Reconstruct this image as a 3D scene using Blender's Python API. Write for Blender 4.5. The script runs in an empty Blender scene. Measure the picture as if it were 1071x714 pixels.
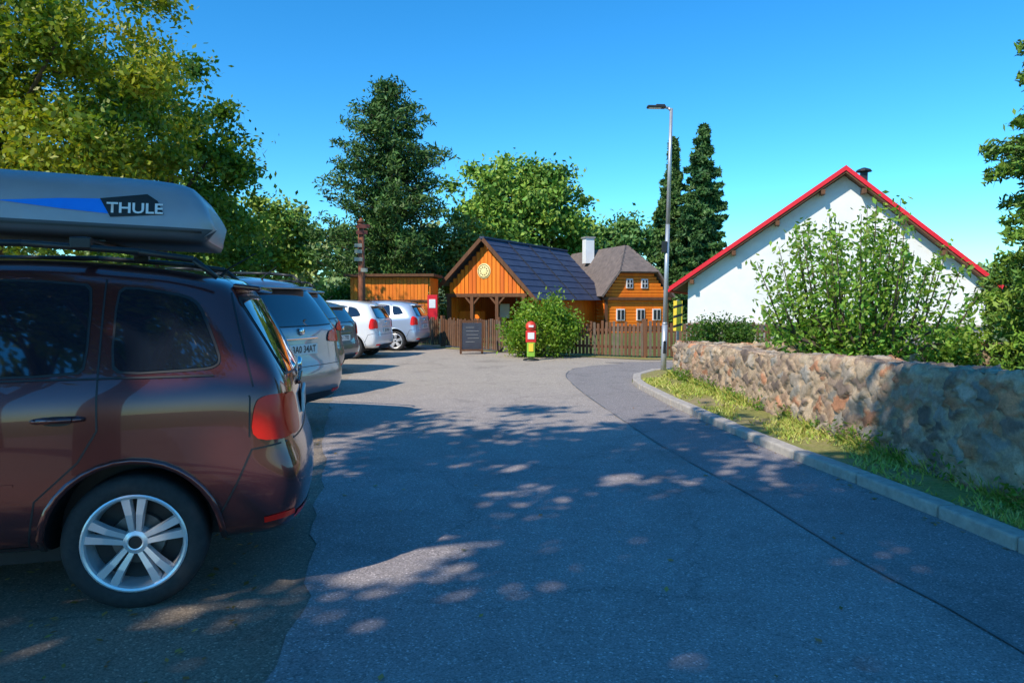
import bpy, bmesh, math, random
import numpy as np
from mathutils import Vector, Matrix
from mathutils.bvhtree import BVHTree
from mathutils.kdtree import KDTree
random.seed(7); rng=np.random.default_rng(7)
scene=bpy.context.scene
col=scene.collection

# ---------------------------------------------------------------- helpers
def link(o,parent=None):
    col.objects.link(o)
    if parent: o.parent=parent
    return o
def empty(name,loc=(0,0,0),rz=0,s=1):
    e=bpy.data.objects.new(name,None); col.objects.link(e)
    e.location=loc; e.rotation_euler=(0,0,rz); e.scale=(s,s,s); e.empty_display_size=.2
    return e
def nodes(name):
    m=bpy.data.materials.new(name); m.use_nodes=True
    nt=m.node_tree; b=nt.nodes['Principled BSDF']
    return m,nt,b
def N(nt,t,**k):
    n=nt.nodes.new(t)
    for a,v in k.items(): setattr(n,a,v)
    return n
def ramp(nt,src,stops):
    r=N(nt,'ShaderNodeValToRGB'); e=r.color_ramp.elements
    while len(e)<len(stops): e.new(.5)
    for i,(p,c) in enumerate(stops):
        e[i].position=p; e[i].color=(c[0],c[1],c[2],1) if not isinstance(c,(int,float)) else (c,c,c,1)
    nt.links.new(src,r.inputs['Fac']); return r
def noise(nt,co,scale,detail=5,rough=.6):
    n=N(nt,'ShaderNodeTexNoise'); n.inputs['Scale'].default_value=scale
    n.inputs['Detail'].default_value=detail; n.inputs['Roughness'].default_value=rough
    nt.links.new(co,n.inputs['Vector']); return n
def mixc(nt,a,b,f,mode='MIX'):
    m=N(nt,'ShaderNodeMix',data_type='RGBA',blend_type=mode)
    for s,i in ((f,0),(a,6),(b,7)):
        if isinstance(s,(int,float)): m.inputs[i].default_value=s
        elif isinstance(s,tuple): m.inputs[i].default_value=(s[0],s[1],s[2],1)
        else: nt.links.new(s,m.inputs[i])
    return m.outputs[2]
def bump(nt,b,h,strength=.3,dist=.01):
    n=N(nt,'ShaderNodeBump'); n.inputs['Strength'].default_value=strength; n.inputs['Distance'].default_value=dist
    nt.links.new(h,n.inputs['Height']); nt.links.new(n.outputs[0],b.inputs['Normal'])
def pmat(name,c1,c2=None,scale=6,rough=.6,metal=0,coat=0,bs=0,bscale=60,stretch=None,spec=.5,bd=.01):
    m,nt,b=nodes(name)
    c2=c2 or tuple(x*.8 for x in c1)
    tc=N(nt,'ShaderNodeTexCoord'); co=tc.outputs['Object']
    if stretch:
        mp=N(nt,'ShaderNodeMapping'); mp.inputs['Scale'].default_value=stretch
        nt.links.new(co,mp.inputs[0]); co=mp.outputs[0]
    n=noise(nt,co,scale)
    r=ramp(nt,n.outputs['Fac'],[(.3,c1),(.7,c2)])
    nt.links.new(r.outputs[0],b.inputs['Base Color'])
    b.inputs['Roughness'].default_value=rough; b.inputs['Metallic'].default_value=metal
    b.inputs['Coat Weight'].default_value=coat; b.inputs['Coat Roughness'].default_value=.03
    b.inputs['Specular IOR Level'].default_value=spec
    if bs:
        n2=noise(nt,co,bscale); bump(nt,b,n2.outputs['Fac'],bs,bd)
    return m

class MB:
    def __init__(s): s.v=[];s.f=[];s.m=[]
    def poly(s,pts,m=0):
        i=len(s.v); s.v+= [tuple(p) for p in pts]; s.f.append(tuple(range(i,i+len(pts)))); s.m.append(m)
    def box(s,c,d,rz=0,m=0,M=None,ry=0,rx=0):
        R=M or (Matrix.Rotation(rz,3,'Z')@Matrix.Rotation(ry,3,'Y')@Matrix.Rotation(rx,3,'X'))
        c=Vector(c); i=len(s.v)
        for z in(-1,1):
            for x,y in((-1,-1),(1,-1),(1,1),(-1,1)):
                s.v.append(tuple(c+R@Vector((x*d[0]/2,y*d[1]/2,z*d[2]/2))))
        for q in((0,3,2,1),(4,5,6,7),(0,1,5,4),(1,2,6,5),(2,3,7,6),(3,0,4,7)):
            s.f.append(tuple(i+k for k in q)); s.m.append(m)
    def tube(s,p0,p1,r0,r1,n=7,m=0,cap=True):
        p0=Vector(p0);p1=Vector(p1);d=p1-p0
        if d.length<1e-6:return
        q=d.to_track_quat('Z','Y'); i=len(s.v)
        for p,r in((p0,r0),(p1,r1)):
            for k in range(n):
                a=2*math.pi*k/n; s.v.append(tuple(p+q@Vector((r*math.cos(a),r*math.sin(a),0))))
        for k in range(n):
            s.f.append((i+k,i+(k+1)%n,i+n+(k+1)%n,i+n+k)); s.m.append(m)
        if cap:
            s.f.append(tuple(i+k for k in range(n))[::-1]); s.m.append(m)
            s.f.append(tuple(i+n+k for k in range(n))); s.m.append(m)
    def path(s,pts,rs,n=7,m=0):
        for a in range(len(pts)-1): s.tube(pts[a],pts[a+1],rs[a],rs[a+1],n,m)
    def lathe(s,prof,n=40,m=0,axis='Y',c=(0,0,0)):
        i=len(s.v); k=len(prof)
        for a in range(n):
            t=2*math.pi*a/n
            for (r,h) in prof:
                p=(r*math.cos(t),h,r*math.sin(t)) if axis=='Y' else (r*math.cos(t),r*math.sin(t),h)
                s.v.append((p[0]+c[0],p[1]+c[1],p[2]+c[2]))
        for a in range(n):
            for j in range(k-1):
                b=(a+1)%n
                s.f.append((i+a*k+j,i+b*k+j,i+b*k+j+1,i+a*k+j+1)); s.m.append(m)
    def obj(s,name,mats,parent=None,smooth=False,bevel=0):
        me=bpy.data.meshes.new(name); me.from_pydata(s.v,[],s.f)
        for x in mats: me.materials.append(x)
        me.polygons.foreach_set('material_index',s.m)
        bm=bmesh.new(); bm.from_mesh(me); bmesh.ops.recalc_face_normals(bm,faces=bm.faces)
        bm.to_mesh(me); bm.free()
        if smooth: me.polygons.foreach_set('use_smooth',[True]*len(me.polygons))
        o=bpy.data.objects.new(name,me); link(o,parent)
        if bevel:
            b=o.modifiers.new('b','BEVEL'); b.width=bevel; b.segments=2; b.limit_method='ANGLE'
        return o

def interp(pts,x):
    if x<=pts[0][0]: return pts[0][1]
    for a,b in zip(pts,pts[1:]):
        if x<=b[0]:
            t=(x-a[0])/(b[0]-a[0]); return a[1]+t*(b[1]-a[1])
    return pts[-1][1]
def catmull(P,step):
    out=[]; n=len(P)
    for i in range(n-1):
        p0=Vector(P[max(i-1,0)]);p1=Vector(P[i]);p2=Vector(P[i+1]);p3=Vector(P[min(i+2,n-1)])
        k=max(1,int((p2-p1).length/step))
        for j in range(k):
            t=j/k
            out.append(.5*((2*p1)+(p2-p0)*t+(2*p0-5*p1+4*p2-p3)*t*t+(3*p1-p0-3*p2+p3)*t**3))
    out.append(Vector(P[-1])); return out
def flat(name,pts,z,mat,parent=None):
    bm=bmesh.new(); vs=[bm.verts.new((p[0],p[1],z)) for p in pts]; f=bm.faces.new(vs)
    bmesh.ops.triangulate(bm,faces=bm.faces)
    for f in bm.faces:
        f.normal_update()
        if f.normal.z<0: f.normal_flip()
    me=bpy.data.meshes.new(name); bm.to_mesh(me); bm.free(); me.materials.append(mat)
    return link(bpy.data.objects.new(name,me),parent)

# sun direction (travel)
az=math.atan2(.68,.73); el=math.radians(44)
SUN=Vector((math.sin(az)*math.cos(el),math.cos(az)*math.cos(el),-math.sin(el)))

# ---------------------------------------------------------------- materials
def leafmat(name,trans=.35,gloss=.45):
    m,nt,b=nodes(name)
    a=N(nt,'ShaderNodeAttribute',attribute_name='Col')
    nt.links.new(a.outputs['Color'],b.inputs['Base Color']); b.inputs['Roughness'].default_value=gloss
    b.inputs['Specular IOR Level'].default_value=.35
    if trans>0:
        t=N(nt,'ShaderNodeBsdfTranslucent')
        mc=mixc(nt,a.outputs['Color'],(1.3,1.35,.5),1.0,'MULTIPLY'); nt.links.new(mc,t.inputs[0])
        mx=N(nt,'ShaderNodeMixShader'); mx.inputs[0].default_value=trans
        nt.links.new(b.outputs[0],mx.inputs[1]); nt.links.new(t.outputs[0],mx.inputs[2])
        nt.links.new(mx.outputs[0],nt.nodes['Material Output'].inputs[0])
    return m
M_leaf=leafmat('leaf'); M_needle=leafmat('needle',0,.55); M_far=leafmat('far_leaf',0,.6); M_grass=leafmat('grass_blade',0,.5)
M_bark=pmat('bark',(.13,.09,.06),(.05,.037,.027),12,.9,bs=.6,bscale=40,stretch=(1,1,.25))

def asphalt(name,base,tint,dust_and_sun=True):
    m,nt,b=nodes(name)
    tc=N(nt,'ShaderNodeTexCoord'); co=tc.outputs['Object']
    big=noise(nt,co,.35,5,.6); mid=noise(nt,co,3.,6,.7); fine=noise(nt,co,90,3,.8)
    vor=N(nt,'ShaderNodeTexVoronoi'); vor.inputs['Scale'].default_value=130; nt.links.new(co,vor.inputs['Vector'])
    c0=ramp(nt,big.outputs[0],[(.3,tuple(x*.85 for x in base)),(.7,tuple(x*1.12 for x in base))]).outputs[0]
    c1=mixc(nt,c0,ramp(nt,mid.outputs[0],[(.3,.78),(.5,1.),(.75,1.2)]).outputs[0],.7,'MULTIPLY')
    if dust_and_sun:  # paler with distance: dust, plus the sunlit stretch's brightness put into the colour
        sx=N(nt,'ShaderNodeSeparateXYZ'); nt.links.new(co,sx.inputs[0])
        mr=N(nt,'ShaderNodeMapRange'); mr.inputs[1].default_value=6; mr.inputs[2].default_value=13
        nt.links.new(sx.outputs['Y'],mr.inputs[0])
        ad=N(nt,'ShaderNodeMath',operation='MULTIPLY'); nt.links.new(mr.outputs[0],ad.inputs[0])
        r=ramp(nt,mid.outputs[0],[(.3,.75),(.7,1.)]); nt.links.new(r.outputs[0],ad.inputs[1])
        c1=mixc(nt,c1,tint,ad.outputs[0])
    c2=mixc(nt,c1,ramp(nt,fine.outputs[0],[(.3,.6),(.55,1.),(.75,1.5)]).outputs[0],.8,'MULTIPLY')
    sep=N(nt,'ShaderNodeSeparateColor'); nt.links.new(vor.outputs['Color'],sep.inputs[0])
    c3=mixc(nt,c2,ramp(nt,sep.outputs[0],[(.0,.55),(.6,1.),(.93,1.1),(1.,2.4)]).outputs[0],.8,'MULTIPLY')
    wv=N(nt,'ShaderNodeTexVoronoi',feature='DISTANCE_TO_EDGE'); wv.inputs['Scale'].default_value=.45
    n4=noise(nt,co,1.6,6,.7); vm=N(nt,'ShaderNodeVectorMath',operation='ADD')
    sc=N(nt,'ShaderNodeVectorMath',operation='SCALE'); sc.inputs['Scale'].default_value=1.3
    nt.links.new(n4.outputs['Color'],sc.inputs[0]); nt.links.new(co,vm.inputs[0]); nt.links.new(sc.outputs[0],vm.inputs[1]); nt.links.new(vm.outputs[0],wv.inputs['Vector'])
    cr=ramp(nt,wv.outputs['Distance'],[(.0,.5),(.004,.55),(.009,1.)])
    c3=mixc(nt,c3,cr.outputs[0],.55,'MULTIPLY')
    st=noise(nt,co,1.1,3,.5); c3=mixc(nt,c3,ramp(nt,st.outputs[0],[(.28,.72),(.40,1.),(.7,1.05)]).outputs[0],.8,'MULTIPLY')
    nt.links.new(c3,b.inputs['Base Color']); b.inputs['Roughness'].default_value=.85
    bump(nt,b,fine.outputs[0],.5,.006); return m
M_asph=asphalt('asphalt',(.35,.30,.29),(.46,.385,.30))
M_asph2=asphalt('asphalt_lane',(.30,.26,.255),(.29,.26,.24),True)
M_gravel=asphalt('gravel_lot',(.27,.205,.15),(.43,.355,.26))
def groundmat(name,cols):
    m,nt,b=nodes(name); co=N(nt,'ShaderNodeTexCoord').outputs['Object']
    a=noise(nt,co,1.3,6,.7); f=noise(nt,co,25,4,.8)
    c=ramp(nt,a.outputs[0],[(.3,cols[0]),(.5,cols[1]),(.65,cols[2])]).outputs[0]
    c=mixc(nt,c,ramp(nt,f.outputs[0],[(.3,.5),(.7,1.4)]).outputs[0],.8,'MULTIPLY')
    nt.links.new(c,b.inputs['Base Color']); b.inputs['Roughness'].default_value=.95; bump(nt,b,f.outputs[0],.8,.03); return m
M_ground=groundmat('grass_ground',[(.07,.13,.02),(.12,.18,.03),(.20,.18,.08)])
M_verge=groundmat('verge_soil',[(.19,.23,.035),(.32,.28,.08),(.38,.28,.15)])
M_kerb=pmat('kerb_concrete',(.52,.46,.39),(.34,.30,.26),14,.85,bs=.5,bscale=90)
M_black=pmat('black_plastic',(.022,.022,.024),(.015,.015,.016),20,.45)
M_rubber=pmat('tyre_rubber',(.036,.034,.034),(.02,.02,.021),30,.75,bs=.2,bscale=200)
M_alloy=pmat('alloy',(.82,.82,.84),(.74,.74,.76),8,.3,.5,.3)
M_glass=pmat('dark_glass',(.012,.017,.028),(.008,.011,.018),2,.03,0,1.0,spec=.9)
M_red=pmat('lamp_red',(1.0,.02,.01),(.95,.015,.008),20,.25,0,.2,spec=.3)
M_clear=pmat('lamp_clear',(.75,.72,.7),(.6,.6,.6),30,.1,.3,1.0)
M_plate=pmat('plate_white',(.8,.8,.77),(.75,.75,.72),5,.4)
M_blue=pmat('blue_vinyl',(.01,.28,1.0),(.01,.22,.9),5,.3)
M_white=pmat('white_vinyl',(.85,.85,.85),(.8,.8,.8),5,.4)
M_chrome=pmat('chrome',(.8,.8,.8),(.75,.75,.75),5,.08,1)
def paint(name,c,metal=.55,rough=.28):
    m=pmat(name,c,tuple(x*.93 for x in c),3,rough,metal,1.0)
    m.node_tree.nodes['Principled BSDF'].inputs['Coat Roughness'].default_value=.02
    return m

# ---------------------------------------------------------------- ground, roads
def g_h(x,y): return min(9,max(0,y-60)*.06)
MBg=MB()
def spaced(n,lim): return [lim*(abs(t)**2.2)*(1 if t>0 else -1) for t in np.linspace(-1,1,n)]
xs=spaced(61,900); ys=spaced(61,900)
for y in ys:
    for x in xs: MBg.v.append((x,y,g_h(x,y)))
for j in range(60):
    for i in range(60):
        MBg.f.append((j*61+i,j*61+i+1,(j+1)*61+i+1,(j+1)*61+i)); MBg.m.append(0)
MBg.obj('ground',[M_ground],smooth=True)

LEFT=[(-.9,-8),(-.9,0),(-.93,2.8),(-1.2,4.3),(-2.1,8.2),(-2.9,12),(-3.3,16),(-3.4,20),(-3.0,23.3)]
KERB=[(3.1,-8),(3.08,-3),(3.05,1),(3.0,3),(2.92,4.14),(2.85,4.8),(2.73,5.7),(2.58,6.6),(2.4,8.1),(2.22,10.1),(2.12,12),(2.14,12.8),(2.32,13.8),(2.8,14.7),(3.7,15.15),(8,15.3),(24,15.2)]
lf=catmull(LEFT,.25); kb=catmull(KERB,.25)
def jit(p,a): return (p[0]+random.uniform(-a,a),p[1]+random.uniform(-a,a))
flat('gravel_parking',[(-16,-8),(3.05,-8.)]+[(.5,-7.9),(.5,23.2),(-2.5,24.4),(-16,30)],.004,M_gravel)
road=[jit(p,.035) for p in lf]+[(-1.5,22.4),(1.2,19.6),(3.2,18.4),(24,18)]+[(p[0],p[1]) for p in kb[::-1]]
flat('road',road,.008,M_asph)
SEAM=[(2.15,-8),(2.15,1),(2.1,3),(1.93,4.0),(1.8,5.3),(1.52,7.15),(1.2,10.6),(1.06,13),(1.1,14.6),(1.5,16),(2.6,17),(4.2,17.5),(24,17.4)]
sm=catmull(SEAM,.25)
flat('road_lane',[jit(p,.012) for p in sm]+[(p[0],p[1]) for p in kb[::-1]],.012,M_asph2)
mb=MB()
for a,b in zip(sm[:-1],sm[1:]):
    if random.random()<.2: continue
    d=(b-a).normalized(); n=Vector((-d.y,d.x)); w0=.007+random.random()*.005
    mb.poly([(*(a-n*w0),.0165),(*(a+n*w0),.0165),(*(b+n*w0),.0165),(*(b-n*w0),.0165)])
mb.obj('tar_joint',[pmat('tar',(.12,.12,.125),(.18,.18,.18),9,.6)])
mb=MB(); kk=catmull(KERB,1.0)
for a,b in zip(kk[:-1],kk[1:]):
    d=b-a; L=d.length; c=(a+b)/2; ang=math.atan2(d.y,d.x); n=Vector((d.y,-d.x)).normalized()
    c=c+n*.07
    mb.box((c.x,c.y,.015+random.uniform(-.008,.006)),(L-.012,.15,.17),ang+random.uniform(-.008,.008))
mb.obj('kerb',[M_kerb],bevel=.018)

WALL=[(3.60,-6),(3.58,1),(3.52,3),(3.44,4.9),(3.37,6.2),(3.30,7.5),(3.18,10.2),(3.05,13.2),(3.1,13.45),(3.3,13.6),(6,13.65),(14,13.6)]
wl=catmull(WALL,.02)
def near_wall_x(y): return interp([(p[1],p[0]) for p in WALL[:8]],y)
def kerb_x(y): return interp([(p[1],p[0]) for p in KERB[:14]],y)
verge=[(p[0]+.12,p[1]) for p in kb if p[1]<15.3 and p[0]<13]+[(14,15.3),(14,13.4),(3.6,13.4)]+[(near_wall_x(y)+.15,y) for y in np.arange(13.,-8,-.5)]
flat('grass_verge',verge,.085,M_verge)

# ---------------------------------------------------------------- foliage mesh
def leaves(name,P,size,cols,mat,parent=None,up=.4,asp=.55,nrm=None):
    n=len(P); P=np.asarray(P,float)
    nv=rng.normal(size=(n,3)); nv[:,2]+=up
    if nrm is not None: nv+=nrm
    nv/=np.linalg.norm(nv,axis=1)[:,None]+1e-9
    t=np.cross(nv,rng.normal(size=(n,3))); t/=np.linalg.norm(t,axis=1)[:,None]+1e-9
    b=np.cross(nv,t); s=(size*rng.uniform(.6,1.3,n))[:,None]
    V=np.stack([P-t*s*.5,P+b*s*.5*asp+t*s*.05,P+t*s*.5,P-b*s*.5*asp+t*s*.05],1).reshape(-1,3)
    me=bpy.data.meshes.new(name)
    me.vertices.add(4*n); me.vertices.foreach_set('co',V.ravel().astype(np.float32))
    me.loops.add(4*n); me.loops.foreach_set('vertex_index',np.arange(4*n,dtype=np.int32))
    me.polygons.add(n); me.polygons.foreach_set('loop_start',np.arange(0,4*n,4,dtype=np.int32))
    me.update(calc_edges=True)
    a=me.attributes.new('Col','FLOAT_COLOR','POINT')
    C=np.ones((n,4)); C[:,:3]=np.clip(cols,0,1); a.data.foreach_set('color',np.repeat(C,4,0).ravel().astype(np.float32))
    me.materials.append(mat)
    return link(bpy.data.objects.new(name,me),parent)
def lobes(D,k,amp,r):
    B=r.normal(size=(k,3)); B/=np.linalg.norm(B,axis=1)[:,None]
    A=r.uniform(-amp,amp,k)
    return 1+(np.clip(D@B.T,0,1)**4)@A
def shade(base,n,r,v=.25,hue=.15):
    c=np.tile(np.array(base),(n,1))*r.uniform(1-v,1+v,(n,1))
    c[:,0]*=r.uniform(1-hue,1+hue*1.6,n); return c
def tree(name,base,top,crown,rad,nc=60,lpc=400,size=.14,col1=(.08,.15,.02),col2=(.16,.21,.03),tr=.2,seed=1,cr=.6,flatz=.7,mat=None,asp=.55,amp=.45,limbs=16,shell=.38,up=.5,sun_gaps=()):
    r=np.random.default_rng(seed); e=empty(name,base)
    D=r.normal(size=(nc,3)); D/=np.linalg.norm(D,axis=1)[:,None]
    R=lobes(D,9,amp,r)*(r.uniform(0,1,nc)**shell)
    C=np.array(crown)+D*R[:,None]*np.array(rad)
    C[:,2]=np.minimum(C[:,2],top)
    pts=[];cs=[]
    for c in C:
        k=int(lpc*r.uniform(.5,1.4)); q=cr*r.uniform(.6,1.35)
        d=r.normal(size=(k,3)); d/=np.linalg.norm(d,axis=1)[:,None]
        p=c+d*(q*(r.uniform(0,1,k)**.55))[:,None]*np.array([1,1,flatz])*(1+.35*r.normal(size=(k,1)))
        pts.append(p)
        w=r.uniform(0,1); b=np.array(col1)*(1-w)+np.array(col2)*w
        cs.append(shade(b,k,r))
    P=np.concatenate(pts); CC=np.concatenate(cs); S=np.array(tuple(SUN)); keep=np.ones(len(P),bool)
    for g,gr in sun_gaps:      # leaves cleared along the sun rays, shaped to let light onto chosen spots
        v=P+np.array(base)-np.array(g); al=v@S; dist=np.linalg.norm(v-al[:,None]*S,axis=1)
        keep&=(dist>gr*(1+.35*np.sin(P[:,0]*5)+.2*np.sin(P[:,1]*9)))
    leaves('foliage',P[keep],size,CC[keep],mat or M_leaf,e,up,asp)
    mb=MB(); cx,cy,cz=crown
    tz=cz+rad[2]*.35
    tp=[Vector((0,0,-.1)),Vector((cx*.3+r.normal()*.05,cy*.3,cz*.4)),Vector((cx*.7,cy*.7+r.normal()*.08,cz*.8)),Vector((cx,cy,tz))]
    mb.path(tp,[tr*1.15,tr*.85,tr*.6,tr*.2],9)
    for i in range(min(limbs,nc)):
        c=Vector(C[i]); f=r.uniform(.35,.95); s=tp[1].lerp(tp[3],f*.9) if f>.5 else tp[1].lerp(tp[2],f)
        m=s.lerp(c,.5)+Vector((r.normal()*.2,r.normal()*.2,abs(r.normal())*.3))
        rr=tr*(.45-.25*f); mb.path([s,m,c],[rr,rr*.6,rr*.15],6)
    mb.obj('trunk',[M_bark],e,smooth=True)
    return e
def spruce(name,base,H,R,seed=1,size=.3,c1=(.028,.075,.025),c2=(.06,.13,.035),z0=.6,den=1.,dz=.28,droop=.35,pw=.85):
    r=np.random.default_rng(seed); e=empty(name,base); mb=MB(); mb.tube((0,0,-.1),(0,0,H*.97),H*.018,.02,8)
    pts=[];cs=[];z=z0
    while z<H-.1:
        f=(H-z)/(H-z0); L0=R*(f**pw)*(.9+.1*math.sin(z*3)); nb=int(5+4*f)
        for k in range(nb):
            a=r.uniform(0,6.283); L=max(.12,L0*r.uniform(.65,1.15)); n=int((30+L*95)*den)
            t=r.uniform(0.05,1,n)**.7; w=(.10+.28*L*(1-t))*r.normal(size=n)*.6
            x=t*L; zz=z-droop*L*t+ .18*L*t*t + r.normal(size=n)*.06 - np.abs(w)*.25
            pts.append(np.stack([x*math.cos(a)-w*math.sin(a),x*math.sin(a)+w*math.cos(a),zz],1))
            g=r.uniform(0,1); cs.append(shade(np.array(c1)*(1-g)+np.array(c2)*g,n,r))
            mb.tube((0,0,z),(L*.85*math.cos(a),L*.85*math.sin(a),z-droop*L*.7),.02+.012*L,.006,4,cap=False)
        z+=dz*r.uniform(.7,1.2)
    leaves('needles',np.concatenate(pts),size,np.concatenate(cs),M_needle,e,.6,.32)
    mb.obj('trunk',[M_bark],e,smooth=True); return e
def pine(name,base,H,R,seed=2,size=.28,c1=(.028,.08,.018),c2=(.09,.175,.03)):
    r=np.random.default_rng(seed); e=empty(name,base); mb=MB()
    mb.path([(0,0,-.1),(.1,0,H*.4),(-.05,.1,H*.75),(0,0,H*.96)],[.28,.2,.1,.03],9)
    pts=[];cs=[]; z=1.3; prof=[(0,.62),(.12,.95),(.3,1.0),(.5,.86),(.7,.66),(.85,.44),(1,.08)]
    while z<H-.1:
        f=(z-1.0)/(H-1.0); L0=R*interp(prof,f); nb=int(6+3*(1-f)); a0=r.uniform(0,6.28)
        for k in range(nb):
            a=a0+6.283*k/nb+r.normal()*.25; L=max(.15,L0*r.uniform(.5,1.22)); rise=r.uniform(.05,.35)*L
            tip=(L*math.cos(a),L*math.sin(a),z+rise); mb.path([(0,0,z-.2),(tip[0]*.6,tip[1]*.6,z+rise*.3),tip],[.05*(1-f)+.02,.03,.01],5)
            nc=max(2,int(L/.42))
            for j in range(nc):
                t=(j+1)/nc; q=.26+.16*r.uniform(); n=int(50*r.uniform(.7,1.4))
                c=np.array([tip[0]*t,tip[1]*t,z+rise*t**1.5+.08])+r.normal(size=3)*.1
                d=r.normal(size=(n,3))*q*.62*np.array([1.15,1.15,.62]); pts.append(c+d)
                g=r.uniform(0,1)*.6+.4*t; cs.append(shade(np.array(c1)*(1-g)+np.array(c2)*g,n,r))
        z+=.41*r.uniform(.75,1.25)
    leaves('needles',np.concatenate(pts),size,np.concatenate(cs),M_needle,e,.6,.3)
    mb.obj('trunk',[M_bark],e,smooth=True); return e

# near trees beside / behind the viewpoint : they cast the dappled shade
SUN_GAPS=[((-1.25,3.55,.85),.42),((-1.9,3.3,.45),.28),((.05,6.3,0),.22),((.9,5.9,0),.22)]  # spots to be sunlit, with the radius cleared in the crowns
for b_,c_,r_,nc_,sd_ in (((-7.3,-2.6,0),(.6,.8,7.6),(3.5,3.3,1.6),60,3),((-1.9,-1.6,0),(0,.7,7.7),(2.9,2.8,1.5),50,5),((-10.5,2.2,0),(1.,-.2,7.6),(3.1,2.4,1.7),36,8),((-3.2,-4.8,0),(0,1.4,7.6),(3.2,2.6,1.5),50,9),((-4.9,-.4,0),(.5,1.9,7.6),(2.6,2.2,1.5),34,10)):
    tree('deciduous_tree',b_,12,c_,r_,nc_,150,.24,seed=sd_,cr=.66,shell=.5,tr=.2,limbs=12,sun_gaps=SUN_GAPS)
# left big trees
tree('deciduous_tree',(-13.4,18.5,0),12.3,(.5,0,6.2),(5.6,4.2,5.4),190,430,.16,(.09,.18,.015),(.37,.38,.03),tr=.35,seed=11,cr=.95,limbs=26,shell=.3)
tree('deciduous_tree',(-11.6,24,0),9.5,(.2,0,5.0),(3.2,3.0,3.6),90,300,.20,(.06,.15,.02),(.18,.28,.03),tr=.25,seed=12,cr=.85,shell=.3)
tree('deciduous_tree',(-14.8,38,0),8.5,(0,0,4.4),(4.2,3.6,3.4),80,250,.30,(.11,.22,.03),(.26,.36,.05),tr=.25,seed=13,cr=1.0,shell=.3,mat=M_far)
pine('pine_tree',(-6.2,37,0),12.3,3.35,21)
tree('deciduous_tree',(.4,46,0),11.2,(.2,0,6.8),(4.4,3.6,4.2),120,300,.32,(.10,.22,.03),(.25,.40,.05),tr=.35,seed=23,cr=1.05,shell=.28,mat=M_far)
tree('deciduous_tree',(-3.2,41,0),7,(0,0,3.8),(2.2,2,2.6),50,240,.28,(.13,.18,.03),(.28,.28,.04),tr=.2,seed=24,cr=.85,mat=M_far)
tree('deciduous_tree',(7.4,54,0),9,(0,0,5.0),(3.8,3,3.2),80,240,.36,(.07,.18,.045),(.16,.30,.06),tr=.3,seed=25,cr=1.05,mat=M_far)
spruce('spruce_tree',(10.85,42,0),11.7,2.4,31,.38,(.035,.10,.03),(.085,.18,.04),den=1.3,pw=.6)
spruce('spruce_tree',(9.45,43,0),11.1,1.9,32,.38,(.055,.13,.03),(.12,.21,.045),den=1.2,pw=.65)
spruce('larch_tree',(9.85,12.4,0),8.0,1.95,33,.15,(.07,.16,.02),(.18,.30,.035),z0=.5,den=1.9,dz=.20,droop=.5,pw=.25)

def distant():
    r=np.random.default_rng(5); e=empty('distant_trees'); pts=[];cs=[]
    prof=[(-90,15),(-33,13.5),(-24,13.2),(-18,11.5),(-8,11),(0,11),(8,9.6),(14,8.2),(22,6.5),(45,6),(90,8)]
    for i in range(480):
        x=r.uniform(-80,75); d=r.uniform(0,22); y=70+d
        top=interp(prof,x)*(1+.08*math.sin(x*.9+d))*(.72+.28*d/22)
        z=top*r.uniform(.25,1)**.6-1.2; k=110; q=r.uniform(1.,2.1)
        dd=r.normal(size=(k,3)); dd/=np.linalg.norm(dd,axis=1)[:,None]
        pts.append(np.array([x,y,z])+dd*(q*r.uniform(.3,1.15,k))[:,None]*np.array([1,1,.8]))
        w=r.uniform(0,1); cs.append(shade(np.array((.13,.23,.07))*(1-w)+np.array((.24,.30,.09))*w,k,r))
    leaves('foliage',np.concatenate(pts),.75,np.concatenate(cs),M_far,e,.5,.7)
distant()

def fruit():
    r=np.random.default_rng(77); e=empty('fruit_tree',(5.75,12.0,0)); mb=MB(); pts=[];cs=[]
    for s in range(52):
        a=r.uniform(0,6.283); rr=r.uniform(.2,1)**.7
        b=Vector((r.normal()*.15,r.normal()*.12,.35)); 
        side=Vector((math.cos(a)*1.75*rr,math.sin(a)*1.1*rr,0))
        h=2.98-.95*(abs(side.x)/1.8)**1.4+ r.uniform(-.9,.12)
        tip=Vector((side.x*1.05,side.y,h)); mid=Vector((side.x*.8,side.y*.8,.35+(h-.35)*.4))
        mb.path([b,mid,tip],[.035,.018,.004],5)
        L=(tip-mid).length+ (mid-b).length
        n=int(88*L)
        for t in r.uniform(.12,1,n):
            p=(b.lerp(mid,t*2) if t<.5 else mid.lerp(tip,t*2-1))
            pts.append(p+Vector(r.normal(size=3))*(.14 if t<.8 else .08))
    P=np.array([tuple(p) for p in pts]); 
    leaves('foliage',P,.105,shade((.21,.36,.05),len(P),r,.4,.2),M_leaf,e,.4,.5)
    mb.tube((0,0,-.1),(0,0,.4),.07,.06,8); mb.obj('trunk',[M_bark],e,smooth=True)
fruit()
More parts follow.
